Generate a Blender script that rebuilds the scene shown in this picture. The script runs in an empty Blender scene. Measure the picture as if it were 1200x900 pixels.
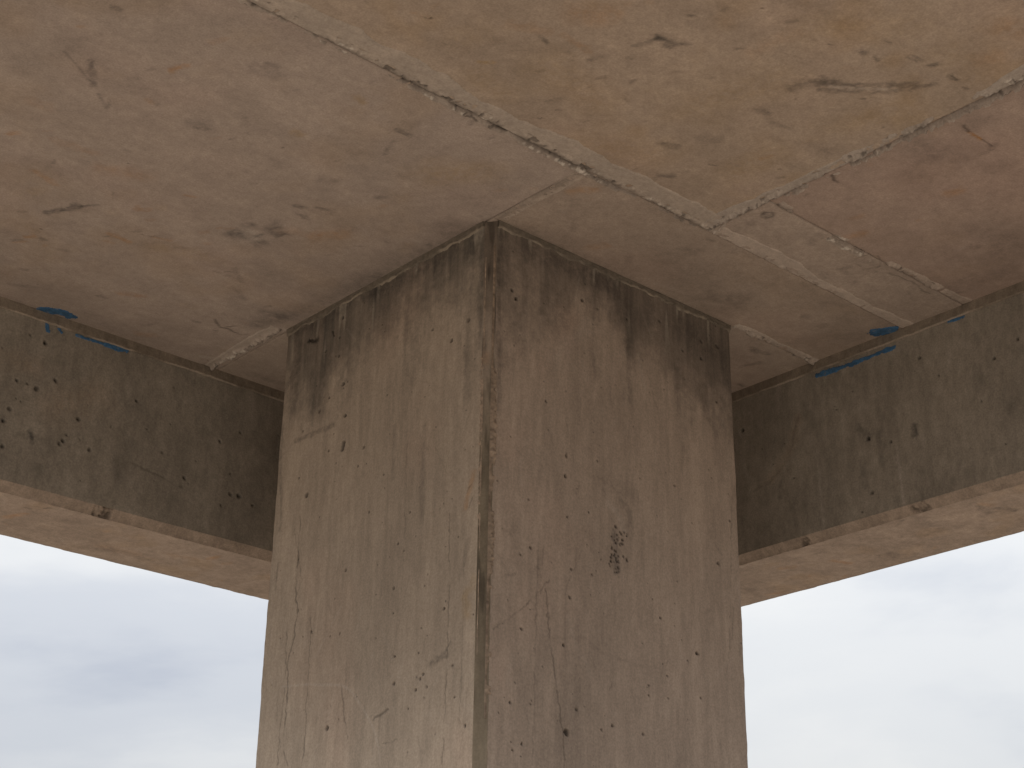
import bpy, math
import numpy as np
from mathutils import Matrix, Vector

# ------------------------------------------------------------------ camera, sky, sun, exposure
scene = bpy.context.scene
Z0 = 4.5                                   # height of the slab underside above the ground
cam_data = bpy.data.cameras.new('camera')
cam = bpy.data.objects.new('camera', cam_data)
scene.collection.objects.link(cam)
cam_data.sensor_width = 36.0
cam_data.lens = 1951.44 / 1200 * 36.0
cam_data.clip_start = 0.05
cam_data.clip_end = 6000
_r = Vector((0.74478732, -0.66715426, 0.01403681))
_u = Vector((-0.28194088, -0.2955441, 0.91277764))
_w = Vector((0.604815, 0.68378277, 0.40821556))
cam.matrix_world = Matrix(((_r.x, _u.x, -_w.x, -3.29878), (_r.y, _u.y, -_w.y, -3.84877), (_r.z, _u.z, -_w.z, Z0 - 2.9), (0, 0, 0, 1)))
scene.camera = cam

SUN_EL, SUN_AZ = math.radians(30), math.radians(200)      # direction towards the sun, angle from +X
world = bpy.data.worlds.new('World'); scene.world = world; world.use_nodes = True
nt = world.node_tree; nt.nodes.clear()
def N(tree, kind, **kw):
    n = tree.nodes.new(kind)
    for k, v in kw.items(): setattr(n, k, v)
    return n
def ramp(tree, stops, interp='EASE'):
    n = tree.nodes.new('ShaderNodeValToRGB'); e = n.color_ramp.elements; n.color_ramp.interpolation = interp
    while len(e) < len(stops): e.new(0.5)
    for el, (p, c) in zip(e, stops): el.position = p; el.color = (*c, 1)
    return n
wo = N(nt, 'ShaderNodeOutputWorld'); bg = N(nt, 'ShaderNodeBackground'); bg.inputs['Strength'].default_value = 0.1
sky = N(nt, 'ShaderNodeTexSky', sky_type='NISHITA', sun_disc=False)
sky.sun_elevation = SUN_EL; sky.sun_rotation = math.pi / 2 - SUN_AZ
tc = N(nt, 'ShaderNodeTexCoord')
mp = N(nt, 'ShaderNodeMapping'); mp.inputs['Scale'].default_value = (1.0, 1.0, 2.5); mp.inputs['Location'].default_value = (4.13, -0.377, -3.76)
nz = N(nt, 'ShaderNodeTexNoise'); nz.inputs['Scale'].default_value = 1.7; nz.inputs['Detail'].default_value = 7; nz.inputs['Roughness'].default_value = 0.52
nz.inputs['Distortion'].default_value = 0.3
nt.links.new(tc.outputs['Generated'], mp.inputs['Vector']); nt.links.new(mp.outputs[0], nz.inputs['Vector'])
cl = ramp(nt, [(0.32, (5.4, 5.8, 6.7)), (0.42, (7.0, 7.3, 7.85)), (0.53, (8.6, 8.75, 8.9)), (0.64, (9.6, 9.6, 9.5))])
nt.links.new(nz.outputs['Fac'], cl.inputs[0])
mx = N(nt, 'ShaderNodeMix', data_type='RGBA'); mx.inputs[0].default_value = 0.93       # closed cloud cover
nt.links.new(sky.outputs[0], mx.inputs['A']); nt.links.new(cl.outputs[0], mx.inputs['B'])
# overcast sky: brightness rises from horizon to zenith as (1 + 2 sin elevation) / 3
sx_ = N(nt, 'ShaderNodeSeparateXYZ'); nt.links.new(tc.outputs['Generated'], sx_.inputs[0])
el = N(nt, 'ShaderNodeMath', operation='MULTIPLY_ADD', use_clamp=False); el.inputs[1].default_value = 1.33; el.inputs[2].default_value = 0.66
cp = N(nt, 'ShaderNodeMath', operation='MAXIMUM'); cp.inputs[1].default_value = 0.0; nt.links.new(sx_.outputs['Z'], cp.inputs[0]); nt.links.new(cp.outputs[0], el.inputs[0])
sc_ = N(nt, 'ShaderNodeVectorMath', operation='SCALE'); nt.links.new(mx.outputs['Result'], sc_.inputs[0]); nt.links.new(el.outputs[0], sc_.inputs['Scale'])
nt.links.new(sc_.outputs[0], bg.inputs['Color']); nt.links.new(bg.outputs[0], wo.inputs['Surface'])

sun_data = bpy.data.lights.new('sun', 'SUN'); sun_data.energy = 1.5; sun_data.angle = math.radians(16); sun_data.color = (1.0, 0.96, 0.9)
sun = bpy.data.objects.new('sun', sun_data); scene.collection.objects.link(sun)
sd = Vector((math.cos(SUN_EL) * math.cos(SUN_AZ), math.cos(SUN_EL) * math.sin(SUN_AZ), math.sin(SUN_EL)))
sun.rotation_euler = sd.to_track_quat('Z', 'Y').to_euler()
vs = scene.view_settings
vs.view_transform = 'Standard'; vs.look = 'None'; vs.gamma = 1.0; vs.exposure = 0.0; vs.use_curve_mapping = False

# ------------------------------------------------------------------ helpers
C = scene.collection
RNG = np.random.RandomState(11)
TAB = RNG.rand(16, 256, 256).astype(np.float32) * 2 - 1
def vnoise(u, v, seed):
    t = TAB[seed % 16]; iu = np.floor(u).astype(np.int64); iv = np.floor(v).astype(np.int64)
    fu = u - iu; fv = v - iv; fu = fu * fu * (3 - 2 * fu); fv = fv * fv * (3 - 2 * fv)
    iu += seed * 37; iv += seed * 91
    a = t[iu & 255, iv & 255]; b = t[(iu + 1) & 255, iv & 255]; c = t[iu & 255, (iv + 1) & 255]; d = t[(iu + 1) & 255, (iv + 1) & 255]
    return (a * (1 - fu) + b * fu) * (1 - fv) + (c * (1 - fu) + d * fu) * fv
def fbm(u, v, freq, octv=4, seed=0, gain=0.5):
    r = 0; amp = 1; tot = 0
    for i in range(octv):
        ca, sa = math.cos(0.6 * i), math.sin(0.6 * i)
        fu = freq * 2 ** i
        r = r + amp * (vnoise((u * ca + v * sa) * fu, (v * ca - u * sa) * fu, seed + i) if i else vnoise(u * fu, v * fu, seed)); tot += amp; amp *= gain
    return r / tot * 1.5
def sst(a, b, x):
    t = np.clip((x - a) / (b - a), 0, 1); return t * t * (3 - 2 * t)
def axis(lo, hi, dlo, dhi, step, coarse=0.12):
    """grid stations from lo to hi, dense between dlo and dhi"""
    p = [lo]
    if dlo - lo > 1e-4: p = list(np.linspace(lo, dlo, max(2, int((dlo - lo) / coarse) + 1)))
    q = list(np.linspace(max(lo, dlo), min(hi, dhi), max(2, int((min(hi, dhi) - max(lo, dlo)) / step) + 1)))
    s = []
    if hi - dhi > 1e-4: s = list(np.linspace(dhi, hi, max(2, int((hi - dhi) / coarse) + 1)))[1:]
    return np.array((p[:-1] if dlo - lo > 1e-4 else []) + q + s)

class Bld:
    """collects patches (site coordinates: z = 0 is the slab underside) into one mesh"""
    def __init__(self): self.v = []; self.f = []; self.c = []; self.n = 0
    def grid(self, P, col, flip=False, skirt=None):
        nu, nv = P.shape[:2]
        idx = np.arange(nu * nv).reshape(nu, nv) + self.n
        q = np.stack([idx[:-1, :-1], idx[1:, :-1], idx[1:, 1:], idx[:-1, 1:]], -1).reshape(-1, 4)
        if flip: q = q[:, ::-1]
        self.v.append(P.reshape(-1, 3)); self.c.append(np.broadcast_to(col, P.shape).reshape(-1, 3)); self.f.append(q); self.n += nu * nv
        if skirt is not None:
            ring = np.concatenate([idx[:, 0], idx[-1, 1:], idx[-2::-1, -1], idx[0, -2:0:-1]]) - (self.n - nu * nv)
            pts = P.reshape(-1, 3)[ring]; cs = np.broadcast_to(col, P.shape).reshape(-1, 3)[ring]; k = len(ring)
            a = ring + self.n - nu * nv; b = np.arange(k) + self.n
            q = np.stack([a, b, np.roll(b, -1), np.roll(a, -1)], -1)
            if flip: q = q[:, ::-1]
            self.v.append(pts + np.array(skirt)); self.c.append(cs); self.f.append(q); self.n += k
    def box(self, x0, x1, y0, y1, z0, z1, col, skip=''):
        p = np.array([(x, y, z) for x in (x0, x1) for y in (y0, y1) for z in (z0, z1)], float)
        fs = {'x': (0, 1, 3, 2), 'X': (4, 6, 7, 5), 'y': (0, 4, 5, 1), 'Y': (2, 3, 7, 6), 'z': (0, 2, 6, 4), 'Z': (1, 5, 7, 3)}
        q = np.array([f for k, f in fs.items() if k not in skip]) + self.n
        self.v.append(p); self.c.append(np.broadcast_to(np.array(col), p.shape)); self.f.append(q); self.n += 8
    def build(self, name, mat, parent=None, smooth=True):
        V = np.concatenate(self.v).astype(np.float32); F = np.concatenate(self.f).astype(np.int32); K = np.concatenate(self.c).astype(np.float32)
        V = V + np.array((0, 0, Z0), np.float32)
        p_ = parent
        while p_ is not None: V = V - np.array(p_.location, np.float32); p_ = p_.parent
        me = bpy.data.meshes.new(name)
        me.vertices.add(len(V)); me.vertices.foreach_set('co', V.ravel())
        me.loops.add(F.size); me.loops.foreach_set('vertex_index', F.ravel())
        me.polygons.add(len(F)); me.polygons.foreach_set('loop_start', np.arange(0, F.size, 4, dtype=np.int32))
        me.polygons.foreach_set('use_smooth', np.full(len(F), smooth))
        at = me.attributes.new('tint', 'FLOAT_COLOR', 'POINT')
        at.data.foreach_set('color', np.concatenate([K, np.ones((len(K), 1), np.float32)], 1).ravel())
        me.update(calc_edges=True); me.validate()
        me.materials.append(mat)
        o = bpy.data.objects.new(name, me); C.objects.link(o); o.parent = parent
        return o
def thing(name, label, cat, loc, group=None):
    o = bpy.data.objects.new(name, None); C.objects.link(o); o.location = loc; o.empty_display_size = 0.3
    o['label'] = label; o['category'] = cat
    o['kind'] = 'thing'
    if group: o['group'] = group
    return o

# ------------------------------------------------------------------ materials
def concrete(name, rough=0.85, fine=0.16, bump=0.25, grain=(1, 1, 1), speck=0.2):
    """cast concrete: pigment, stains and painted shade come from the mesh, grain and fine relief from noise"""
    m = bpy.data.materials.new(name); m.use_nodes = True; t = m.node_tree; t.nodes.clear(); L = t.links.new
    out = N(t, 'ShaderNodeOutputMaterial'); b = N(t, 'ShaderNodeBsdfPrincipled'); L(b.outputs[0], out.inputs[0])
    b.inputs['Roughness'].default_value = rough; b.inputs['Specular IOR Level'].default_value = 0.25
    a = N(t, 'ShaderNodeAttribute', attribute_name='tint'); g = N(t, 'ShaderNodeTexCoord')
    mp = N(t, 'ShaderNodeMapping'); mp.inputs['Scale'].default_value = grain; L(g.outputs['Object'], mp.inputs[0])
    n1 = N(t, 'ShaderNodeTexNoise'); n1.inputs['Scale'].default_value = 38; n1.inputs['Detail'].default_value = 6; n1.inputs['Roughness'].default_value = 0.65
    n2 = N(t, 'ShaderNodeTexNoise'); n2.inputs['Scale'].default_value = 9; n2.inputs['Detail'].default_value = 4; n2.inputs['Roughness'].default_value = 0.6
    n3 = N(t, 'ShaderNodeTexNoise'); n3.inputs['Scale'].default_value = 150; n3.inputs['Detail'].default_value = 3
    for n in (n1, n2): L(mp.outputs[0], n.inputs['Vector'])
    L(g.outputs['Object'], n3.inputs['Vector'])
    def rng(src, lo, hi):
        r = N(t, 'ShaderNodeMapRange'); r.inputs[1].default_value = 0.3; r.inputs[2].default_value = 0.7; r.inputs[3].default_value = lo; r.inputs[4].default_value = hi
        L(src, r.inputs[0]); return r.outputs[0]
    f1 = rng(n1.outputs['Fac'], 1 - fine, 1 + fine); f2 = rng(n2.outputs['Fac'], 1 - fine * 0.8, 1 + fine * 0.8); f3 = rng(n3.outputs['Fac'], 1 - speck, 1 + speck)
    def mul(x, y):
        k = N(t, 'ShaderNodeMath', operation='MULTIPLY'); L(x, k.inputs[0]); L(y, k.inputs[1]); return k.outputs[0]
    tot = mul(mul(f1, f2), f3)
    vm = N(t, 'ShaderNodeVectorMath', operation='SCALE'); L(a.outputs['Color'], vm.inputs[0]); L(tot, vm.inputs['Scale'])
    L(vm.outputs[0], b.inputs['Base Color'])
    bp = N(t, 'ShaderNodeBump'); bp.inputs['Strength'].default_value = bump; bp.inputs['Distance'].default_value = 0.004
    sm = N(t, 'ShaderNodeMath', operation='ADD'); L(n1.outputs['Fac'], sm.inputs[0]); L(n3.outputs['Fac'], sm.inputs[1]); L(sm.outputs[0], bp.inputs['Height'])
    L(bp.outputs[0], b.inputs['Normal'])
    return m
M_SLAB = concrete('slab_concrete', fine=0.10, bump=0.2, speck=0.12); M_COL = concrete('column_concrete', grain=(1.3, 1.3, 0.22), fine=0.11, bump=0.2, speck=0.13)
M_BEAM = concrete('beam_concrete', grain=(1, 1, 0.5), fine=0.15, bump=0.2, speck=0.15); M_MORTAR = concrete('mortar', fine=0.08, bump=0.25, speck=0.10)
M_STRIP = concrete('smooth_grout', fine=0.08, bump=0.1, rough=0.7, grain=(1, 1, 0.25), speck=0.1)
M_PAINT = concrete('blue_paint', fine=0.2, bump=0.2, rough=0.6)

# ------------------------------------------------------------------ marks: stains, painted shade, rust, cracks, blow holes in metres on each surface
MARKS={
 'C':[
  ('d',[(-1.579,0.125),(-1.517,0.162),(-1.446,0.213)],0.0039,0.5),('d',[(-1.495,0.118),(-1.425,0.224)],0.0119,0.6),('d',[(-1.392,0.257),(-1.333,0.31),(-1.34,0.271)],0.0061,0.5),
  ('d',[(-1.158,1.038),(-1.115,0.965),(-1.098,0.924)],0.0162,0.75),('d',[(-1.098,0.924),(-1.054,0.867)],0.0057,0.7),('d',[(-0.59,0.72),(-0.583,0.704)],0.0354,0.7),
  ('d',[(-0.519,0.594),(-0.512,0.578)],0.0328,0.7),('d',[(-0.493,0.714),(-0.485,0.698)],0.0238,0.7),('d',[(-0.595,0.631),(-0.587,0.616)],0.021,0.7),
  ('d',[(-0.472,0.609),(-0.465,0.593)],0.0189,0.7),('w',[(-0.555,0.67),(-0.528,0.678)],0.033,0.6),('d',[(-0.53,0.68),(-0.521,0.655)],0.0095,0.7),
  ('d',[(-0.553,0.404),(-0.525,0.393)],0.0114,0.6),('d',[(-0.5,0.443),(-0.461,0.447)],0.0115,0.6),('d',[(-0.492,0.363),(-0.452,0.349)],0.0092,0.5),
  ('d',[(-1.089,0.202),(-1.064,0.178)],0.0294,0.35),('d',[(-1.07,0.218),(-1.039,0.196)],0.0084,0.4),('d',[(-1.102,-0.188),(-1.06,-0.216)],0.0398,0.35),
  ('d',[(-1.104,-0.235),(-1.069,-0.243)],0.0119,0.3),('d',[(-0.592,-0.216),(-0.54,-0.216)],0.0105,0.6),('d',[(-0.559,-0.157),(-0.531,-0.071)],0.0064,0.45),
  ('d',[(-0.38,0.17),(-0.363,0.146)],0.0113,0.4),('d',[(-0.582,0.19),(-0.55,0.175)],0.02,0.35),
  ('c',[(-0.265,1.358),(-0.216,1.396),(-0.174,1.388),(-0.122,1.404),(-0.097,1.38)],0.0057,0.9),('c',[(-0.196,1.378),(-0.173,1.345)],0.0047,0.8),
  ('d',[(-0.325,1.425),(-0.297,1.42)],0.0079,0.5),('p',[(-0.069,1.702)],0.0193,0.8),('c',[(-0.077,1.756),(-0.042,1.759),(-0.03,1.712)],0.0061,0.9),
  ('w',[(-0.116,1.688),(-0.073,1.671)],0.0137,0.5),('d',[(-1.001,1.633),(-0.916,1.592)],0.01,0.35),('d',[(-0.707,1.491),(-0.683,1.488)],0.0102,0.5),
  ('d',[(-1.03,1.491),(-1.011,1.482)],0.0099,0.4),('d',[(-1.152,1.309),(-1.134,1.284)],0.0095,0.4),('d',[(-0.997,1.251),(-0.977,1.241)],0.0096,0.35),
  ('d',[(-1.086,1.221),(-1.067,1.22)],0.0095,0.45),('d',[(-1.234,1.1),(-1.216,1.084)],0.0092,0.3),('d',[(-1.57,-0.165),(-1.562,-0.166)],0.0113,0.8),
  ('d',[(-0.447,0.94),(-0.371,1.009)],0.0123,0.3),('d',[(-0.344,1.079),(-0.285,1.122)],0.0151,0.25),('d',[(-0.696,0.95),(-0.648,0.913)],0.0072,0.3),
  ('r',[(-1.491,0.66),(-1.473,0.636)],0.0106,0.6),('r',[(-1.295,-0.008),(-1.275,-0.057)],0.012,0.6),('r',[(-1.323,0.811),(-1.24,0.839)],0.0133,0.45),
  ('r',[(-1.167,0.634),(-1.058,0.6)],0.0396,0.3),('r',[(-0.941,0.801),(-0.912,0.781)],0.0138,0.5),('r',[(-0.865,0.602),(-0.837,0.592)],0.0091,0.5),
  ('r',[(-0.922,1.024),(-0.844,1.028)],0.0118,0.6),('r',[(-1.13,1.254),(-1.11,1.227)],0.0095,0.6),('r',[(-0.658,1.415),(-0.579,1.371)],0.0152,0.4),
  ('r',[(-0.375,0.526),(-0.316,0.453)],0.033,0.45),('r',[(-1.257,0.181),(-1.244,0.188)],0.0103,0.4),('r',[(-1.115,1.283),(-1.144,1.319)],0.0072,0.4),
  ('r',[(-1.516,0.436),(-1.475,0.43)],0.0247,0.3),('r',[(-0.793,0.936),(-0.735,0.916)],0.0071,0.4),('r',[(-0.416,1.683),(-0.369,1.649)],0.0213,0.35),
  ('r',[(-0.479,0.589),(-0.453,0.548)],0.0235,0.2),('r',[(-1.363,0.588),(-1.23,0.577)],0.0171,0.25),('r',[(-1.276,-0.215),(-1.263,-0.25)],0.0117,0.3),
  ('y',[(-0.317,-0.096),(-0.241,-0.204)],0.0882,0.4),('y',[(-0.822,0.02),(-0.8,0.02)],0.019,0.5),('y',[(-0.789,-0.275),(-0.763,-0.267)],0.0163,0.5),
  ('y',[(-0.646,-0.674),(-0.609,-0.702)],0.0079,0.9),('y',[(-0.73,0.982),(-0.582,0.931)],0.048,0.25),('y',[(-1.218,1.143),(-0.994,1.32)],0.0581,0.2),
  ('d',[(-0.657,-0.1),(-0.439,0.094)],0.0849,0.12),('d',[(-0.78,-0.677),(-0.68,-0.713)],0.0387,0.2),('d',[(-0.41,-0.905),(-0.392,-0.951)],0.0118,0.4),
  ('d',[(-0.366,-1.045),(-0.345,-1.088),(-0.342,-1.125)],0.0097,0.6),('d',[(-0.342,-1.125),(-0.32,-1.128),(-0.291,-1.121)],0.0173,0.75),
  ('d',[(-0.592,-0.892),(-0.559,-0.883)],0.0077,0.7),('d',[(-0.273,-1.149),(-0.262,-1.159)],0.0097,0.6),('d',[(0.134,-1.219),(0.154,-1.268),(0.184,-1.309)],0.0181,0.55),
  ('d',[(0.178,-1.297),(0.264,-1.359),(0.358,-1.447),(0.392,-1.491)],0.014,0.6),('d',[(0.207,-1.275),(0.29,-1.339),(0.369,-1.407),(0.407,-1.474),(0.433,-1.517)],0.0121,0.55),
  ('w',[(0.224,-1.31),(0.279,-1.348),(0.377,-1.433)],0.008,0.45),('d',[(0.077,-0.739),(0.126,-0.757)],0.017,0.6),('d',[(0.152,-0.844),(0.195,-0.87)],0.0212,0.35),
  ('d',[(0.22,-0.599),(0.253,-0.623)],0.0132,0.65),('c',[(-0.203,-0.842),(-0.164,-0.833)],0.0041,0.5),('d',[(0.152,-1.078),(0.194,-1.084)],0.0164,0.5),
  ('d',[(0.244,-1.059),(0.31,-1.073)],0.0104,0.35),('d',[(0.269,-1.567),(0.303,-1.57)],0.0097,0.8),('d',[(0.348,-1.577),(0.356,-1.59)],0.0098,0.7),
  ('d',[(0.433,-1.584),(0.468,-1.587)],0.0079,0.8),('d',[(0.516,-1.576),(0.535,-1.581)],0.006,0.7),('d',[(0.142,-1.478),(0.154,-1.484)],0.0097,0.6),
  ('d',[(0.192,-1.49),(0.213,-1.486)],0.0078,0.6),('d',[(0.145,-1.561),(0.173,-1.565)],0.0058,0.5),('d',[(-0.495,-0.884),(-0.462,-0.893)],0.0097,0.3),
  ('d',[(-0.324,-0.853),(-0.315,-0.874)],0.008,0.4),('d',[(-0.356,-0.661),(-0.33,-0.71)],0.0082,0.3),('r',[(-0.587,-1.052),(-0.525,-1.093)],0.0414,0.4),
  ('r',[(0.073,-0.318),(0.124,-0.389)],0.0201,0.6),('r',[(1.011,-1.184),(1.026,-1.221)],0.0201,0.6),('r',[(1.013,-0.791),(1.025,-0.819)],0.021,0.6),
  ('r',[(0.917,-0.857),(0.919,-0.892)],0.0115,0.3),('r',[(0.436,-1.695),(0.449,-1.73)],0.0312,0.35),('r',[(0.347,-1.839),(0.415,-1.846)],0.0378,0.3),
  ('r',[(-0.689,-0.874),(-0.6,-0.923)],0.019,0.25),('r',[(-0.092,-1.26),(-0.066,-1.399)],0.0311,0.2),('r',[(0.395,-0.079),(0.43,-0.13)],0.019,0.3),
  ('r',[(-0.553,-0.945),(-0.44,-0.936)],0.0115,0.35),('y',[(-0.473,-0.787),(-0.234,-0.762)],0.0792,0.3),('y',[(-0.003,-0.977),(0.079,-1.181)],0.1021,0.3),
  ('y',[(0.437,-1.259),(0.495,-1.378)],0.0828,0.35),('y',[(0.377,-0.784),(0.377,-0.929)],0.0874,0.35),('y',[(-0.062,-0.587),(0.095,-0.664)],0.0853,0.3),
  ('y',[(-0.594,-0.614),(-0.477,-0.598)],0.05,0.3),('y',[(-0.044,-1.475),(0.116,-1.624)],0.0853,0.25),('y',[(0.327,-1.651),(0.511,-1.645)],0.0581,0.25),
  ('c',[(0.631,-0.986),(0.65,-0.981),(0.685,-0.969)],0.0066,1),('r',[(0.746,-1.447),(0.805,-1.448)],0.0063,1),('c',[(0.695,-1.453),(0.74,-1.448)],0.0052,0.9),
  ('c',[(0.805,-1.448),(0.859,-1.444)],0.0042,0.7),('d',[(0.678,-1.295),(0.76,-1.302)],0.0551,0.35),('d',[(0.71,-1.481),(0.728,-1.531)],0.0374,0.25),
  ('d',[(0.438,-1.056),(0.558,-1.099)],0.034,0.2),('c',[(0.664,-0.652),(0.659,-0.68),(0.678,-0.698),(0.699,-0.685),(0.695,-0.657),(0.671,-0.651)],0.0046,0.7),
  ('d',[(0.664,-0.668),(0.69,-0.677)],0.0137,0.35),
  ('c',[(1.16,-0.686),(1.157,-0.719),(1.198,-0.748),(1.243,-0.737),(1.267,-0.697),(1.246,-0.659),(1.191,-0.662),(1.16,-0.686)],0.0038,0.6),
  ('c',[(1.312,-0.694),(1.366,-0.707),(1.456,-0.718),(1.541,-0.703),(1.577,-0.708)],0.0037,0.6),('d',[(0.645,-0.306),(0.69,-0.331)],0.0214,0.4),
  ('d',[(1.009,-0.123),(1.079,-0.169)],0.0403,0.3),('d',[(0.66,-0.415),(0.682,-0.419)],0.0094,0.3),('d',[(0.665,-0.245),(0.927,-0.218)],0.096,0.15),
  ('d',[(0.826,-1.205),(0.883,-1.332)],0.0654,0.15),('d',[(1.309,-1.112),(1.558,-1.089)],0.0928,0.2),('d',[(0.989,-1.358),(0.994,-1.435)],0.0305,0.2),
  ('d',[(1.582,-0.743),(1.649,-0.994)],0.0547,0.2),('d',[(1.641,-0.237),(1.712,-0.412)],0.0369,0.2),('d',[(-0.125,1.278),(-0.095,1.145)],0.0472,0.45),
  ('d',[(-0.165,1.16),(-0.074,1.146)],0.031,0.4),('d',[(0.153,1.693),(0.259,1.689)],0.0224,0.3),('d',[(-0.003,0.661),(-0.002,0.166)],0.0845,0.3),  # last stroke and next two: contact shade with stain, painted round the column top
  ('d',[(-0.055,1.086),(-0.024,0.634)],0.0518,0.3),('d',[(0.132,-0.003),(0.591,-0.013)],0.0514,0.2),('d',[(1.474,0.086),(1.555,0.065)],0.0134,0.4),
  ('d',[(1.569,0.224),(1.593,0.143)],0.011,0.4),('d',[(1.466,0.071),(1.484,0.077)],0.0134,0.5),('d',[(1.696,0.343),(1.72,0.345)],0.0112,0.5),],
 'L':[
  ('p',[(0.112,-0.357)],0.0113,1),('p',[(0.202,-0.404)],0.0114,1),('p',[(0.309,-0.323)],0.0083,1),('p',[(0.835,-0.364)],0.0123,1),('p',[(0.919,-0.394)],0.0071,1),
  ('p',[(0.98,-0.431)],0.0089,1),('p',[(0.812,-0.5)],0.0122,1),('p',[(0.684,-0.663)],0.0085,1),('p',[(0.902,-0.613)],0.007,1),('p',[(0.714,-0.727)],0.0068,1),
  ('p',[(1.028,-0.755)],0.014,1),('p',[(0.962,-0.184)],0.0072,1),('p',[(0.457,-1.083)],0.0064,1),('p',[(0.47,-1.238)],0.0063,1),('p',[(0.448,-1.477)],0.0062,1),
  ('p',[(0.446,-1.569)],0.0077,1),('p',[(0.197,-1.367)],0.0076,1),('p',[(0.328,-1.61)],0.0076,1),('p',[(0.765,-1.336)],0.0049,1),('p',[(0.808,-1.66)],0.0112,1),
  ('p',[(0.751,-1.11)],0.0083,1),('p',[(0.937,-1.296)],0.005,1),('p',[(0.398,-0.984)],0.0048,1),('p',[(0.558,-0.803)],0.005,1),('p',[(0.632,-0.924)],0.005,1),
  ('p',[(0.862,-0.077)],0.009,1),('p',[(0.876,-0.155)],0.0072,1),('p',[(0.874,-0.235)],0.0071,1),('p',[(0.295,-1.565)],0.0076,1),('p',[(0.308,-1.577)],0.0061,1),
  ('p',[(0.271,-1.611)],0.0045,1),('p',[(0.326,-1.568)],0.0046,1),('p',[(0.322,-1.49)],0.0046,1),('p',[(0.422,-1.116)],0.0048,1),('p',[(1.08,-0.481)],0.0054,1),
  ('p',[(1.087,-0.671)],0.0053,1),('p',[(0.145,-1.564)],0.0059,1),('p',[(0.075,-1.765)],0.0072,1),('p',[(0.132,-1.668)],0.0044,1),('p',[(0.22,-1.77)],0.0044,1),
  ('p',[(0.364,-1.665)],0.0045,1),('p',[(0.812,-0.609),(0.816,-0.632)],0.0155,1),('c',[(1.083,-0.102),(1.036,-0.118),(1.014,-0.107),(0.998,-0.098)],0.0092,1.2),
  ('c',[(1.078,-0.088),(1.07,-0.113)],0.0037,0.8),('c',[(0.93,-0.111),(0.917,-0.134)],0.0045,1),('d',[(1.122,-0.511),(1.049,-0.512),(0.966,-0.515),(0.885,-0.519)],0.0108,0.55),
  ('d',[(0.262,-1.54),(0.219,-1.531),(0.177,-1.523)],0.0106,0.5),('d',[(0.186,-1.515),(0.157,-1.485)],0.0045,0.45),('c',[(0.549,-1.674),(0.513,-1.663),(0.468,-1.648)],0.0047,0.8),
  ('c',[(0.492,-1.762),(0.415,-1.759)],0.0031,0.5),('c',[(0.512,-1.669),(0.515,-1.753)],0.0023,0.35),
  ('c',[(1.057,-0.832),(1.055,-0.949),(1.052,-1.113),(1.048,-1.146),(1.032,-1.198),(1.042,-1.291),(1.065,-1.365),(1.071,-1.41),(1.059,-1.459),(1.062,-1.611),(1.062,-1.701),(1.029,-1.754)],0.0042,0.75),
  ('c',[(1.094,-1.265),(1.08,-1.424),(1.089,-1.607),(1.093,-1.745)],0.0037,0.5),('c',[(1.091,-0.873),(1.017,-1.088),(1.048,-1.146)],0.0028,0.4),
  ('c',[(0.944,-1.232),(0.939,-1.419),(0.936,-1.631),(0.94,-1.772)],0.003,0.6),('c',[(0.186,-1.039),(0.17,-1.307),(0.173,-1.614),(0.181,-1.871)],0.0028,0.55),
  ('c',[(0.732,-1.531),(0.714,-1.622),(0.686,-1.713)],0.0032,0.55),('c',[(0.105,-1.119),(0.097,-1.518),(0.107,-1.881)],0.0023,0.3),
  ('w',[(1.101,-1.467),(0.942,-1.486),(0.737,-1.524),(0.676,-1.555),(0.609,-1.625),(0.557,-1.684),(0.514,-1.758),(0.501,-1.81)],0.0042,0.35),
  ('w',[(0.9,-1.396),(0.832,-1.317),(0.764,-1.238)],0.0033,0.25),('d',[(1.224,-0.42),(1.224,-0.563),(1.185,-0.782),(1.188,-0.849)],0.011,0.4),
  ('d',[(1.183,-0.985),(1.187,-1.083)],0.0053,0.4),('r',[(0.064,-0.937),(0.092,-1.004),(0.099,-1.047)],0.0108,0.5),('y',[(0.051,-1.304),(0.091,-1.352),(0.076,-1.412)],0.018,0.4),
  ('c',[(0.055,-0.954),(0.097,-0.997)],0.0023,0.6),('c',[(0.054,-0.99),(0.082,-1.051)],0.0023,0.6),('d',[(0.336,-0.688),(0.33,-1.032)],0.013,0.3),
  ('d',[(0.507,-0.636),(0.503,-0.831)],0.01,0.25),('c',[(0.433,-0.723),(0.422,-1.04),(0.425,-1.28)],0.0029,0.3),('d',[(1.138,-0.119),(1.167,-0.22),(1.167,-0.366)],0.0369,0.4),
  ('d',[(0.958,-0.217),(0.996,-0.383)],0.0324,0.28),('d',[(1.19,-0.027),(0.662,-0.035)],0.041,0.5),('d',[(0.661,-0.053),(0.074,-0.037)],0.0528,0.5),
  ('d',[(0.051,-0.046),(0.05,-0.46)],0.0263,0.4),],
 'R':[
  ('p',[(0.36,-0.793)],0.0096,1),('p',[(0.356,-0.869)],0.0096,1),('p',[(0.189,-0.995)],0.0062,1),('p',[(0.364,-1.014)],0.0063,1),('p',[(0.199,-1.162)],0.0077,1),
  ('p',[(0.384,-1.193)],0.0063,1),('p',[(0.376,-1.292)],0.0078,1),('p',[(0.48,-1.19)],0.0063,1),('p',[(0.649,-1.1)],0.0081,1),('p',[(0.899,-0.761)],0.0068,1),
  ('p',[(1.126,-1.004)],0.0086,1),('p',[(0.994,-1.366)],0.0082,1),('p',[(0.989,-0.883)],0.0051,1),('p',[(0.407,-1.66)],0.0076,1),('p',[(0.365,-1.744)],0.012,1),
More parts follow.
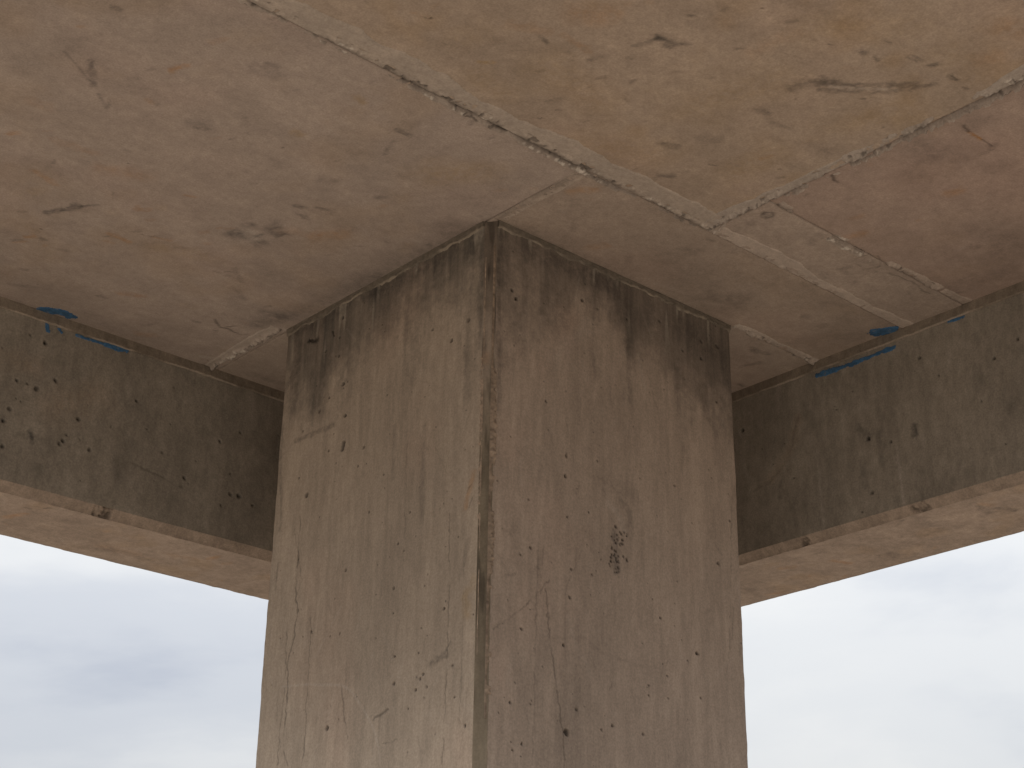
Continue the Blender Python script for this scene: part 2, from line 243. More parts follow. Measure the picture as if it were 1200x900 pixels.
  ('p',[(0.518,-1.709)],0.0061,1),('p',[(0.349,-1.459)],0.0076,1),('p',[(0.162,-1.442)],0.0075,1),('p',[(0.205,-1.677)],0.0059,1),('p',[(0.171,-1.808)],0.0058,1),
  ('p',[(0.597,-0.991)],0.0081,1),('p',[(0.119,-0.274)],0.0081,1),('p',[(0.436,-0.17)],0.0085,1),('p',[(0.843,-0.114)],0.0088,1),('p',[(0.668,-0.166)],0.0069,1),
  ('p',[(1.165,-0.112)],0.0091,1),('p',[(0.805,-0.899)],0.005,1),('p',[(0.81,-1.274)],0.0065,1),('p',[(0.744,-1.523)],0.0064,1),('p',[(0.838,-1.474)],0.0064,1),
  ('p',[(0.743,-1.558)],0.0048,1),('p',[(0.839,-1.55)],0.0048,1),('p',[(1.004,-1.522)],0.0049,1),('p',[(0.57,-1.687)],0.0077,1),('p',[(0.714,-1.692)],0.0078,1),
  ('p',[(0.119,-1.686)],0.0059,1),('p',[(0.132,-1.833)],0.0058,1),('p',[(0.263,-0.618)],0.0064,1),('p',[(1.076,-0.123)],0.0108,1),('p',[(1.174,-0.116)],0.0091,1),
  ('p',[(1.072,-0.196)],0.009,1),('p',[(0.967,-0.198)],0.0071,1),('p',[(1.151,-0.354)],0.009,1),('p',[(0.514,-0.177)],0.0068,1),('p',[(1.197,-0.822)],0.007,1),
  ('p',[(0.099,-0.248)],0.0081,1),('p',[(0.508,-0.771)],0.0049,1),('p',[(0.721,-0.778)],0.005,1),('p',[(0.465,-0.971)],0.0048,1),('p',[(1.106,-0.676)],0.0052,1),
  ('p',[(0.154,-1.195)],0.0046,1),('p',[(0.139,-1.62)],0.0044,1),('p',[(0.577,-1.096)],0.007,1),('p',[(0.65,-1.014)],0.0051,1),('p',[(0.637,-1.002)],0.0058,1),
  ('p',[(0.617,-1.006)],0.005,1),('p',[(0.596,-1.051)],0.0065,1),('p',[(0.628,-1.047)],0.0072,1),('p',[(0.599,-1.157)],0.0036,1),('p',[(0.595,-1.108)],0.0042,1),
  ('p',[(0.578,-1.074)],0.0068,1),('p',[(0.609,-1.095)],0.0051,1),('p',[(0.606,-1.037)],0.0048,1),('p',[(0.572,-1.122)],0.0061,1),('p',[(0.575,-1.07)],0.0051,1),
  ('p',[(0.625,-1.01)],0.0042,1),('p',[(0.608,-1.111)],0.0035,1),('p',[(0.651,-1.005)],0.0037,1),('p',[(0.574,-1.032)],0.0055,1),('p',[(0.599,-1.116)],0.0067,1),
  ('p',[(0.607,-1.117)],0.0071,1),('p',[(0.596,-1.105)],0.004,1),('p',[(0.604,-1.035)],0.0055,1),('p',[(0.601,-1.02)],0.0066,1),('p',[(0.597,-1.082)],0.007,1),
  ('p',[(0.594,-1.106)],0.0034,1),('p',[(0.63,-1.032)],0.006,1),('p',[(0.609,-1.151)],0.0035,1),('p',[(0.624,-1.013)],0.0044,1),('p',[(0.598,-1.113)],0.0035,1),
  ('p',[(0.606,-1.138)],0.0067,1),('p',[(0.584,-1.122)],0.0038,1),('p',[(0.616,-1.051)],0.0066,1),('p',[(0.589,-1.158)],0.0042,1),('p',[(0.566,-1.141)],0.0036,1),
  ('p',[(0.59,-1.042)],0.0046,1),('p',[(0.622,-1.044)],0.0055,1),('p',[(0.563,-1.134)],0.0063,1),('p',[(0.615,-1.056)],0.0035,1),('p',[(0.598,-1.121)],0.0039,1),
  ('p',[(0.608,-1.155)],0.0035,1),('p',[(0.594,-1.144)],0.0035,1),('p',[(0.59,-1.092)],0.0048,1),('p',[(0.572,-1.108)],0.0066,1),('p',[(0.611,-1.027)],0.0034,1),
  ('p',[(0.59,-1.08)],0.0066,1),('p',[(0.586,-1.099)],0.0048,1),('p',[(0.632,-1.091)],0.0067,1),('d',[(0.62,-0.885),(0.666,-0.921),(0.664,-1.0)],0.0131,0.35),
  ('d',[(0.592,-1.033),(0.599,-1.148)],0.0178,0.55),('w',[(0.556,-0.917),(0.614,-0.949),(0.63,-0.992)],0.013,0.25),('d',[(0.507,-0.835),(0.697,-0.849)],0.0261,0.2),
  ('c',[(0.233,-1.148),(0.227,-1.324),(0.222,-1.578),(0.215,-1.865)],0.0031,0.35),
  ('c',[(0.268,-1.286),(0.281,-1.413),(0.308,-1.535),(0.331,-1.67),(0.346,-1.749),(0.354,-1.851)],0.0031,0.65),
  ('c',[(0.042,-1.466),(0.121,-1.408),(0.194,-1.345),(0.287,-1.253)],0.0027,0.55),('c',[(0.256,-1.142),(0.245,-1.262)],0.0023,0.4),
  ('d',[(0.24,-1.452),(0.346,-1.437),(0.431,-1.415),(0.521,-1.449),(0.663,-1.464),(0.787,-1.456)],0.006,0.14),('c',[(0.56,-1.575),(0.572,-1.544)],0.0023,0.4),
  ('d',[(0.089,-1.282),(0.133,-1.264)],0.0045,0.3),('c',[(0.593,-1.246),(0.574,-1.428)],0.0024,0.25),('c',[(1.222,-0.646),(1.201,-0.921),(1.168,-1.315)],0.0032,0.4),
  ('c',[(1.213,-1.115),(1.149,-1.412)],0.0026,0.3),('d',[(0.514,-0.136),(0.691,-0.144),(0.971,-0.085)],0.0581,0.3),('d',[(1.019,-0.105),(1.212,-0.151),(1.216,-0.259)],0.0648,0.35),
  ('d',[(0.176,-0.051),(0.428,-0.062),(0.603,-0.051)],0.0465,0.5),('d',[(0.581,-0.041),(0.611,-0.144)],0.0381,0.25),('d',[(0.031,-0.055),(0.043,-0.235)],0.0196,0.5),
  ('d',[(0.039,-0.236),(0.05,-0.713)],0.0097,0.4),('d',[(0.469,-0.322),(0.511,-0.444)],0.0168,0.2),('d',[(0.671,-0.256),(0.675,-0.494)],0.0138,0.3),
  ('d',[(1.136,-0.461),(1.164,-0.661)],0.0178,0.25),('w',[(0.302,-0.444),(0.47,-0.254)],0.0328,0.15),('d',[(0.917,-0.282),(0.935,-0.519)],0.0141,0.2),],
 'WL':[
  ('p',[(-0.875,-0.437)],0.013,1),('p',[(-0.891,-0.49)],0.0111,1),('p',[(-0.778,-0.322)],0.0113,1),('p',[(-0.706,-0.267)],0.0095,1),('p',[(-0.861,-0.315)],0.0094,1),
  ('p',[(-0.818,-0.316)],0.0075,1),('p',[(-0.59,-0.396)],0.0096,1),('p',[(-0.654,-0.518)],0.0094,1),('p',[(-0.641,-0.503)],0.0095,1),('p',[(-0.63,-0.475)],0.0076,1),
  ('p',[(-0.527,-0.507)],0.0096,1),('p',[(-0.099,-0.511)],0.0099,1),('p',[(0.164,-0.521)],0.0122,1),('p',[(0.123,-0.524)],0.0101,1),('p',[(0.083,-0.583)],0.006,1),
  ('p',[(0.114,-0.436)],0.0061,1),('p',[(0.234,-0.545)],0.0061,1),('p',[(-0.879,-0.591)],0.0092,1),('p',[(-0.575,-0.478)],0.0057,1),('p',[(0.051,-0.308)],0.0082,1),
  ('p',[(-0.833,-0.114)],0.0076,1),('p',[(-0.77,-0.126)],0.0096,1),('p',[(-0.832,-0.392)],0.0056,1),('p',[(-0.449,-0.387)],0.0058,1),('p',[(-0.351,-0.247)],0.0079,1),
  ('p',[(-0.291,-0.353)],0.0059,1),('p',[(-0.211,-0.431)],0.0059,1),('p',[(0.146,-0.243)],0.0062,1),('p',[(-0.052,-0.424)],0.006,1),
  ('d',[(-0.778,-0.5),(-0.764,-0.545)],0.0093,0.8),('d',[(-0.809,-0.523),(-0.744,-0.515)],0.013,0.25),('d',[(-0.346,-0.283),(-0.3,-0.344)],0.0355,0.25),
  ('c',[(-0.338,-0.509),(-0.219,-0.532),(-0.098,-0.559)],0.0039,0.5),('w',[(-0.401,-0.15),(-0.376,-0.292)],0.0158,0.12),('w',[(-0.806,-0.204),(-0.712,-0.356)],0.0475,0.12),
  ('d',[(-0.417,-0.022),(-0.368,-0.582)],0.0438,0.14),('d',[(-0.413,-0.522),(-0.386,-0.587)],0.027,0.2),('d',[(-0.891,-0.584),(-0.53,-0.625)],0.0735,0.1),
  ('r',[(-0.908,-0.237),(-0.801,-0.239)],0.0469,0.12),('r',[(-0.707,-0.391),(-0.54,-0.267)],0.0568,0.12),],
 'WR':[
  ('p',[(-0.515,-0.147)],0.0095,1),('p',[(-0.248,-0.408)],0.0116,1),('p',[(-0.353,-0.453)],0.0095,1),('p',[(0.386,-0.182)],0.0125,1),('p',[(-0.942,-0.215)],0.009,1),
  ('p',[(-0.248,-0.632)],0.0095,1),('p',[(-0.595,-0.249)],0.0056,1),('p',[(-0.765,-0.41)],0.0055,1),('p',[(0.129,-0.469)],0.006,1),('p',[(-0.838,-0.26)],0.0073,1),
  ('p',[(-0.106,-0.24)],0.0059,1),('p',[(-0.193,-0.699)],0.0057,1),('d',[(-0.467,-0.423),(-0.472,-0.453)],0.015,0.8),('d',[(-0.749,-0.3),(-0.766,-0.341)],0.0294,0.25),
  ('w',[(-0.379,-0.475),(-0.383,-0.592),(-0.387,-0.714)],0.0057,0.4),('w',[(0.001,-0.394),(-0.002,-0.578),(-0.003,-0.728)],0.0079,0.3),
  ('d',[(-0.204,-0.344),(-0.26,-0.404)],0.0155,0.35),('d',[(-0.301,-0.402),(-0.305,-0.535)],0.0134,0.3),('d',[(-0.211,-0.491),(-0.218,-0.6)],0.0173,0.3),
  ('w',[(-0.192,-0.23),(-0.23,-0.278)],0.0274,0.15),('r',[(0.239,-0.439),(0.119,-0.322),(0.089,-0.218)],0.0242,0.12),
  ('c',[(0.337,-0.469),(0.24,-0.45),(0.144,-0.371),(0.089,-0.218)],0.0061,0.3),],
 'SL':[
  ('r',[(-0.704,2.055),(-0.662,1.96)],0.0159,0.5),('r',[(0.157,1.942),(0.164,1.888)],0.0142,0.6),('r',[(0.238,1.959),(0.253,1.929)],0.0115,0.4),
  ('r',[(-0.249,2.105),(-0.091,2.105)],0.0334,0.2),('r',[(0.011,2.006),(0.118,1.98)],0.0226,0.2),('d',[(-0.648,1.919),(-0.43,1.915)],0.0237,0.2),
  ('d',[(-0.325,2.179),(-0.196,2.13)],0.0279,0.3),('d',[(-0.17,2.105),(0.103,2.156)],0.0224,0.25),('d',[(-0.695,1.897),(-0.678,1.894)],0.0078,0.5),
  ('d',[(-0.638,1.855),(-0.628,1.832)],0.0079,0.5),],
 'SR':[
  ('r',[(2.013,0.151),(2.085,0.128)],0.0168,0.6),('r',[(1.938,0.367),(1.958,0.315)],0.017,0.4),('r',[(2.188,0.647),(2.212,0.571)],0.0149,0.4),
  ('r',[(1.862,-0.653),(1.9,-0.665)],0.0152,0.3),('d',[(1.736,-0.401),(1.99,-0.376)],0.0257,0.3),('d',[(2.011,-0.282),(2.021,-0.433)],0.0214,0.3),
  ('d',[(1.84,-0.632),(1.965,-0.622)],0.0152,0.35),('d',[(1.947,-0.671),(2.017,-0.699)],0.0153,0.5),('d',[(2.069,0.642),(2.182,0.69)],0.0177,0.25),
  ('d',[(1.921,-0.019),(2.131,-0.072)],0.0327,0.2),],
}
PAINT={'C_left':[([(-0.804,1.745),(-0.779,1.731),(-0.74,1.72),(-0.703,1.721)],0.0259)],
 'C_right':[([(1.701,-0.359),(1.715,-0.394)],0.0288),([(1.709,-0.398),(1.724,-0.424)],0.0209)],
 'WL_a':[([(-0.773,-0.05),(-0.767,-0.07)],0.0096)],
 'WL_b':[([(-0.717,-0.053),(-0.713,-0.059)],0.0097)],
 'WL_c':[([(-0.643,-0.051),(-0.587,-0.051),(-0.526,-0.05)],0.0058)],
 'WL_d':[([(-0.514,-0.05),(-0.464,-0.049),(-0.422,-0.046)],0.0098)],
 'WR_a':[([(-0.02,-0.061),(-0.142,-0.067),(-0.228,-0.069)],0.0101),([(-0.228,-0.069),(-0.312,-0.067),(-0.407,-0.066)],0.0079)],
 'WR_b':[([(-0.663,-0.045),(-0.732,-0.048)],0.0066)]}

SX, SY = 1.2451, 1.2351                    # column
CHX, CHY = 0.0276, 0.0370                  # its cut corner
YB, XB = 1.7639, 1.7555                    # inner beam faces
ZUL, ZBL, YCL, YOL = -0.7201, -0.7546, 1.7984, 2.2620
ZUR, ZBR, XCR, XOR = -0.7250, -0.7571, 1.7876, 2.2450
XMIN, YMIN = -3.2, -3.5                    # unseen slab ends, cut short to let more light in below

MIXC = {'d': None, 'r': (0.36, 0.20, 0.09), 'y': (0.33, 0.235, 0.12), 'w': (0.46, 0.42, 0.38)}
def seg_dist(U, V, pts):
    d = np.full(U.shape, 9.0)
    if len(pts) == 1: return np.hypot(U - pts[0][0], V - pts[0][1])
    for (a, b), (c, e) in zip(pts[:-1], pts[1:]):
        du, dv = c - a, e - b; L2 = du * du + dv * dv + 1e-12
        t = np.clip(((U - a) * du + (V - b) * dv) / L2, 0, 1)
        d = np.minimum(d, np.hypot(U - a - t * du, V - b - t * dv))
    return d
def apply_marks(us, vs_, col, h, marks):
    """writes marks into colour (nu,nv,3) and height (nu,nv; + is out of the surface)"""
    for i, (kind, pts, w, st) in enumerate(marks):
        pu = [p[0] for p in pts]; pv = [p[1] for p in pts]
        pad = w * (2.4 if kind in 'dryw' else 1.5) + 0.012
        a0, a1 = np.searchsorted(us, (min(pu) - pad, max(pu) + pad)); b0, b1 = np.searchsorted(vs_, (min(pv) - pad, max(pv) + pad))
        if a1 - a0 < 2 or b1 - b0 < 2: continue
        U, V = np.meshgrid(us[a0:a1], vs_[b0:b1], indexing='ij'); c = col[a0:a1, b0:b1]; hh = h[a0:a1, b0:b1]
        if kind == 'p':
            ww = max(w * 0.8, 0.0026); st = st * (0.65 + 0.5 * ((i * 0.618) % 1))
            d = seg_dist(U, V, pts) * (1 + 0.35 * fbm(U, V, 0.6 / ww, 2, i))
            m = sst(ww * 1.1, ww * 0.6, d); hh -= m * min(ww * 1.6, 0.012) * st; c *= (1 - np.clip(0.78 * m * st, 0, 0.88))[..., None]  # hole shade is painted into the colour on top of the real depth
        elif kind == 'c':
            ww = max(w, 0.0022)
            d = seg_dist(U + 0.006 * fbm(U, V, 45, 3, i), V + 0.006 * fbm(U, V, 45, 3, i + 5), pts)
            m = sst(ww * 1.6, ww * 0.3, d) * sst(-1.1, 0.1, fbm(U, V, 22, 2, i + 3)) * min(st, 1.2); hh -= m * 0.0016; c *= (1 - np.clip(0.62 * m, 0, 0.85))[..., None]
        else:
            n = fbm(U, V, 0.55 / w, 4, i, 0.62); n2 = fbm(U, V, 60, 3, i + 7, 0.7)
            d = seg_dist(U, V, pts) / w * (1 + 0.55 * n) + (0.55 if w < 0.03 else 0.3) * n2
            hard = 0.55 if w < 0.02 else 0.1
            m = sst(1.75 - 0.4 * hard, hard, d) * st
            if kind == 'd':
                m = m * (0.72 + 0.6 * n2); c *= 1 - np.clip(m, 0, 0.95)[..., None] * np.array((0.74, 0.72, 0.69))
            else:
                c[...] = c + (np.array(MIXC[kind]) - c) * np.clip(m * (0.62 + 0.55 * n2), 0, 1)[..., None]
def scatter(us, vs_, col, h, seed, spec):
    """random small marks: spec = [(kind, count, length, width range, strength range, angle)]"""
    r = np.random.RandomState(seed); ms = []
    for kind, n, ln, wr, sr, ang in spec:
        for _ in range(n):
            u, v = r.uniform(us[0], us[-1]), r.uniform(vs_[0], vs_[-1]); l = ln * r.uniform(0.2, 1); a = ang + r.randn() * 0.5
            pts = [(u, v)] if kind == 'p' else [(u, v), (u + l * math.cos(a), v + l * math.sin(a))]
            ms.append((kind, pts, r.uniform(*wr), r.uniform(*sr)))
    apply_marks(us, vs_, col, h, ms)
def edge_fade(us, vs_, w=0.012):
    a = np.minimum(us - us[0], us[-1] - us)[:, None]; b = np.minimum(vs_ - vs_[0], vs_[-1] - vs_)[None]
    return sst(0, w, np.minimum(a, b))

# ------------------------------------------------------------------ ground
def ground_mat():
    m = bpy.data.materials.new('bare_earth'); m.use_nodes = True; t = m.node_tree; b = t.nodes['Principled BSDF']; L = t.links.new
    g = N(t, 'ShaderNodeTexCoord'); n = N(t, 'ShaderNodeTexNoise'); n.inputs['Scale'].default_value = 1.3; n.inputs['Detail'].default_value = 10; n.inputs['Roughness'].default_value = 0.7
    r = ramp(t, [(0.3, (0.36, 0.28, 0.21)), (0.55, (0.44, 0.35, 0.265)), (0.75, (0.50, 0.41, 0.32))], 'LINEAR')
    L(g.outputs['Object'], n.inputs[0]); L(n.outputs['Fac'], r.inputs[0]); L(r.outputs[0], b.inputs['Base Color']); b.inputs['Roughness'].default_value = 0.95
    bp = N(t, 'ShaderNodeBump'); bp.inputs['Strength'].default_value = 0.6; bp.inputs['Distance'].default_value = 0.03; L(n.outputs['Fac'], bp.inputs['Height']); L(bp.outputs[0], b.inputs['Normal'])
    return m
st = np.concatenate([-np.geomspace(2500, 12, 12), np.linspace(-10, 10, 41), np.geomspace(12, 2500, 12)])
GX, GY = np.meshgrid(st, st, indexing='ij')
gz = 0.05 * fbm(GX, GY, 0.7, 3, 2) * (np.hypot(GX - 0.6, GY - 0.6) > 1.2)
g = Bld(); g.grid(np.stack([GX, GY, gz - Z0], -1), (1, 1, 1)); go = g.build('ground', ground_mat()); go['kind'] = 'structure'

# ------------------------------------------------------------------ slab with its cast panels
slab = thing('concrete_slab', 'broad concrete slab overhead with cast panels and mortar seams, resting on the square column', 'slab', (-1.5, -2.1, Z0))
b = Bld(); b.box(XMIN, XOR, YMIN, YOL, 0.012, 0.30, (0.30, 0.26, 0.22)); b.build('deck', M_SLAB, slab, False)
STEP = 0.0055
def panel(x0, x1, y0, y1, base, drop, seed, ochre=0.0, spec=None):
    us = axis(x0, x1, -2.1, 2.0, STEP); vv = axis(y0, y1, -2.2, 2.0, STEP)
    U, V = np.meshgrid(us, vv, indexing='ij')
    col = np.ones(U.shape + (3,)) * np.array(base)
    big = fbm(U, V, 1.3, 3, seed); mid = fbm(U * 0.55 + V * 0.2, V * 1.1, 7, 4, seed + 3, 0.6); sm = fbm(U, V, 28, 3, seed + 6, 0.6)
    col *= (1 + 0.07 * big + 0.085 * mid + 0.045 * sm)[..., None]
    oc = sst(0.05, 0.9, fbm(U, V, 3.2, 4, seed + 2, 0.6)) * ochre
    col += (np.array((0.36, 0.25, 0.135)) - col) * oc[..., None]
    pk = sst(0.0, 0.9, fbm(U, V, 2.1, 3, seed + 5)) * 0.35
    col *= 1 + pk[..., None] * np.array((0.05, -0.03, -0.03))
    h = 0.0007 * big + 0.0004 * mid
    scatter(us, vv, col, h, seed, spec or [])
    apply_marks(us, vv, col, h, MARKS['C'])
    h = h * edge_fade(us, vv) - 0.003 * (1 - edge_fade(us, vv, 0.006)) * (0.7 + 0.5 * sm)
    P = np.stack([U, V, -drop - h], -1)
    b = Bld(); b.grid(P, col, flip=True, skirt=(0, 0, 0.04 + drop)); return b.build('panel', M_SLAB, slab)
SPA = [('d', 110, 0.03, (0.003, 0.008), (0.15, 0.5), -0.9), ('r', 40, 0.035, (0.004, 0.012), (0.1, 0.35), -0.9), ('y', 40, 0.06, (0.01, 0.05), (0.08, 0.22), -0.9), ('d', 24, 0.15, (0.03, 0.09), (0.05, 0.14), -0.9), ('w', 40, 0.02, (0.003, 0.006), (0.1, 0.35), 0), ('p', 25, 0, (0.003, 0.005), (1, 1), 0)]
SPD = [('d', 260, 0.03, (0.003, 0.008), (0.2, 0.65), -0.7), ('r', 60, 0.05, (0.004, 0.012), (0.1, 0.35), -0.6), ('c', 120, 0.10, (0.0015, 0.002), (0.15, 0.35), -0.7), ('y', 60, 0.08, (0.01, 0.06), (0.1, 0.35), -0.7), ('d', 26, 0.15, (0.03, 0.09), (0.06, 0.16), -0.7), ('p', 40, 0, (0.003, 0.0055), (1, 1), 0)]
SPF = [('d', 60, 0.05, (0.004, 0.012), (0.1, 0.4), 1.2), ('w', 40, 0.05, (0.003, 0.008), (0.1, 0.25), 1.2), ('c', 40, 0.08, (0.0015, 0.002), (0.15, 0.35), 1.0), ('r', 12, 0.03, (0.004, 0.01), (0.1, 0.3), 0.9)]
SPB = [('d', 25, 0.04, (0.004, 0.02), (0.1, 0.3), 0.3), ('w', 20, 0.04, (0.003, 0.006), (0.1, 0.25), 0.3), ('c', 12, 0.06, (0.0015, 0.002), (0.15, 0.3), 0.4)]
SEAM_X, SEAM_Y, SEAM_Y2 = 0.612, -0.455, -0.735
G1, G2 = 0.0045, 0.0022                    # half width of the open joints
pA = panel(XMIN, 0.005 - G2, SEAM_Y + G1, YOL, (0.372, 0.316, 0.280), 0.000, 1, 0.16, SPA)
pB = panel(0.005 + G2, XOR, SEAM_Y + G2, -0.006, (0.350, 0.292, 0.248), 0.0015, 4, 0.10, SPB)
pC = panel(0.005 + G2, XOR, -0.003, YOL, (0.355, 0.300, 0.258), 0.000, 6, 0.08, SPB)
pD = panel(XMIN, SEAM_X - G2, YMIN, SEAM_Y - G1, (0.388, 0.318, 0.260), 0.002, 8, 0.45, SPD)
pE = panel(SEAM_X + G2, XOR, SEAM_Y2 + G2, SEAM_Y - G2, (0.378, 0.318, 0.275), 0.003, 9, 0.05, SPB)
pF = panel(SEAM_X + G2, XOR, YMIN, SEAM_Y2 - G2, (0.366, 0.290, 0.250), 0.0005, 12, 0.10, SPF)

def seam(host, along, fix, a0, a1, half, ridge, side, seed, z, base=(0.40, 0.36, 0.32), ridge_off=0.0, cover=0.0, dirt=0.35, wide=0.5, gap=0.0, soft=0.5, rw=0.010, cr=0.4):
    """mortar squeezed out of a formwork joint: a thin skin to one side, a broken crumbly ridge along it"""
    ss = np.linspace(a0, a1, int((a1 - a0) / 0.0035) + 1); tt = np.linspace(-half, half, int(2 * half / 0.003) + 1)
    Sg, T = np.meshgrid(ss, tt, indexing='ij'); Ts = T * side
    lo = fbm(Sg, T * 0 + seed, 2.2, 2, seed); n = fbm(Sg, T, 22, 4, seed + 2, 0.6); n2 = fbm(Sg, T, 80, 2, seed + 4)
    ln = fbm(Sg, T * 0 + 3, 9, 3, seed + 1)
    wob = 0.003 * fbm(Sg, T * 0, 6, 3, seed + 6)
    dr = np.abs(Ts - ridge_off - wob)
    on = sst(-0.25, 0.45, ln + 0.5 * lo + 0.4 * n + cover)
    rd = ridge * on * np.clip(1 - (dr / (rw * (1 + 0.7 * n))) ** 2, 0, 1) * (0.7 + 0.6 * n2)
    wid = half * np.clip(wide + 0.30 * lo + 0.07 * ln + 0.05 * n, 0.03, 0.93)
    sk = 0.0064 * sst(wid, wid - 0.007, Ts) * sst(0.001, 0.004, Ts) * sst(-0.9 + gap, -0.5 + gap, lo + 0.5 * n + 0.4 * ln) + 0.0009 * sst(0.016, 0.0, np.abs(Ts - wid + 0.010))
    end = np.minimum(Sg - a0, a1 - Sg); edge = np.minimum(half - np.abs(T), end)
    h = np.where(edge < 0.004, -0.006, -0.004 + sk + rd + 0.0006 * n) - 0.007 * sst(0.008, 0.004, np.abs(T)) * (sk + rd < 0.003)
    own = np.array(base); mid_c = np.array(HOSTC[host.name])
    blend = np.clip(0.25 + 0.8 * soft * (0.6 + 0.5 * lo + 0.5 * n), 0, 1)[..., None]
    col = (own * (1 - blend) + mid_c * blend) * (1 + 0.06 * n + 0.05 * n2 + 0.05 * fbm(Sg * 0.3, T, 60, 3, seed + 12))[..., None]
    dk = dirt * sst(0.030, 0.002, np.abs(Ts) + 0.008 * n) * sst(-0.8, 0.3, n + ln); col *= (1 - dk)[..., None]
    crumb = sst(cr, cr + 0.3, fbm(Sg, T, 55, 2, seed + 9)) * (rd > 0.3 * ridge) * sst(-0.1, 0.5, fbm(Sg, T * 0, 5, 2, seed + 8))
    col += (np.array((0.58, 0.54, 0.49)) - col) * (crumb * 0.85)[..., None]
    pit = sst(0.5, 0.75, fbm(Sg, T, 48, 2, seed + 11)) * (dr < 0.02); h = h - 0.004 * pit; col *= (1 - 0.5 * pit)[..., None]
    P = np.stack([Sg, fix + T, -z - h], -1) if along == 'x' else np.stack([fix + T, Sg, -z - h], -1)
    b = Bld(); b.grid(P, col, flip=(along == 'x')); return b.build('mortar_seam', M_MORTAR, host)
HOSTC = {pA.name: (0.372, 0.316, 0.280), pB.name: (0.35, 0.292, 0.248), pC.name: (0.355, 0.30, 0.258), pD.name: (0.388, 0.318, 0.260), pE.name: (0.378, 0.318, 0.275), pF.name: (0.366, 0.290, 0.250)}
seam(pD, 'x', SEAM_Y, XMIN + 0.02, 0.60, 0.15, 0.006, -1, 1, 0.002, (0.402, 0.360, 0.322), 0.016, 0.2, 0.55, 0.62, -0.1, 0.15, 0.012, 0.3)
seam(pA, 'x', SEAM_Y, XMIN + 0.02, 0.60, 0.05, 0.010, 1, 4, 0.000, (0.43, 0.38, 0.335), 0.017, 0.0, 0.45, 0.45, 0.55, 0.3, 0.012, 0.2)
seam(pD, 'y', SEAM_X, YMIN + 0.02, SEAM_Y - 0.01, 0.12, 0.014, -1, 3, 0.002, (0.392, 0.356, 0.326), 0.022, 0.4, 0.5, 0.50, 0.0, 0.0, 0.018, 0.35)
seam(pF, 'y', SEAM_X, YMIN + 0.02, SEAM_Y - 0.01, 0.05, 0.016, 1, 13, 0.0015, (0.43, 0.385, 0.345), 0.014, 0.35, 0.3, 0.45, 0.3, 0.1, 0.014, 0.05)
seam(pE, 'x', SEAM_Y, 0.60, 1.75, 0.12, 0.003, -1, 5, 0.003, (0.465, 0.405, 0.358), 0.008, -0.3, 0.15, 0.52, -0.2, 0.05)
seam(pF, 'x', SEAM_Y2, 0.64, 1.75, 0.09, 0.009, -1, 7, 0.0005, (0.42, 0.37, 0.325), 0.012, 0.1, 0.4, 0.40, 0.45, 0.25, 0.013, 0.2)
seam(pE, 'x', SEAM_Y2, 0.95, 1.70, 0.07, 0.008, 1, 14, 0.003, (0.44, 0.385, 0.34), 0.016, 0.2, 0.3, 0.55, 0.45, 0.25, 0.014, 0.1)
seam(pB, 'y', 0.005, -0.44, -0.02, 0.07, 0.002, 1, 2, 0.0015, (0.41, 0.352, 0.305), 0.02, -0.6, 0.3, 0.62, -0.2, 0.3)
seam(pA, 'y', -0.02, SY + 0.005, 1.755, 0.085, 0.012, -1, 6, 0.0, (0.44, 0.39, 0.345), 0.006, 0.4, 0.45, 0.55, 0.2, 0.3, 0.020, 0.1)
seam(pB, 'x', -0.008, SX + 0.005, 1.75, 0.085, 0.012, -1, 8, 0.0015, (0.45, 0.395, 0.35), 0.006, 0.4, 0.4, 0.55, 0.1, 0.3, 0.020, 0.1)

# ------------------------------------------------------------------ column
column = thing('concrete_column', 'square concrete column with a cut front corner, dark water stains at its top', 'column', (SX / 2, SY / 2, 0))
def stained(U, D, seed, base, len0, tone):
    """concrete face: U along the face, D depth below the slab"""
    col = np.ones(U.shape + (3,)) * np.array(base)
    streak = fbm(U, D * 0.05, 42, 4, seed, 0.65); broad = fbm(U, D * 0.35, 3.0, 3, seed + 2); mid = fbm(U, D * 0.5, 11, 4, seed + 4, 0.6); sm = fbm(U, D, 45, 3, seed + 5, 0.6)
    col *= (1 + 0.06 * streak + 0.07 * broad + 0.06 * mid + 0.035 * sm)[..., None]
    pk = sst(0.1, 1.0, fbm(U, D * 0.6, 2.6, 4, seed + 7)); col *= 1 + pk[..., None] * np.array((0.07, -0.03, -0.05)) * (0.75 if seed > 5 else 0.4)
    ln = len0(U) * (1 + 0.5 * fbm(U, D * 0.3, 7, 3, seed + 8)) + 0.16 * np.clip(fbm(U, D * 0.04, 30, 3, seed + 9), 0, 1) ** 1.6
    wet = sst(1.25, 0.15, D / np.maximum(ln, 0.02) + 0.30 * mid + 0.15 * sm)
    col *= 1 - wet[..., None] * np.array(tone) * (0.85 + 0.3 * streak)[..., None]
    lime = sst(0.55, 0.95, fbm(U, D * 0.10, 34, 2, seed + 11)) * sst(0.3, 0.02, D); col += (np.array((0.40, 0.36, 0.30)) - col) * (lime * 0.6)[..., None]
    return col, 0.0012 * broad + 0.0006 * mid
b = Bld()
ds = axis(0.0, Z0 + 0.05, 0.0, 2.25, 0.0032)
SPC = [('p', 110, 0, (0.0018, 0.0036), (1, 1), 0), ('c', 34, 0.35, (0.001, 0.0016), (0.1, 0.28), 1.57), ('d', 40, 0.12, (0.004, 0.012), (0.06, 0.2), 1.57), ('w', 40, 0.15, (0.003, 0.01), (0.05, 0.16), 1.57)]
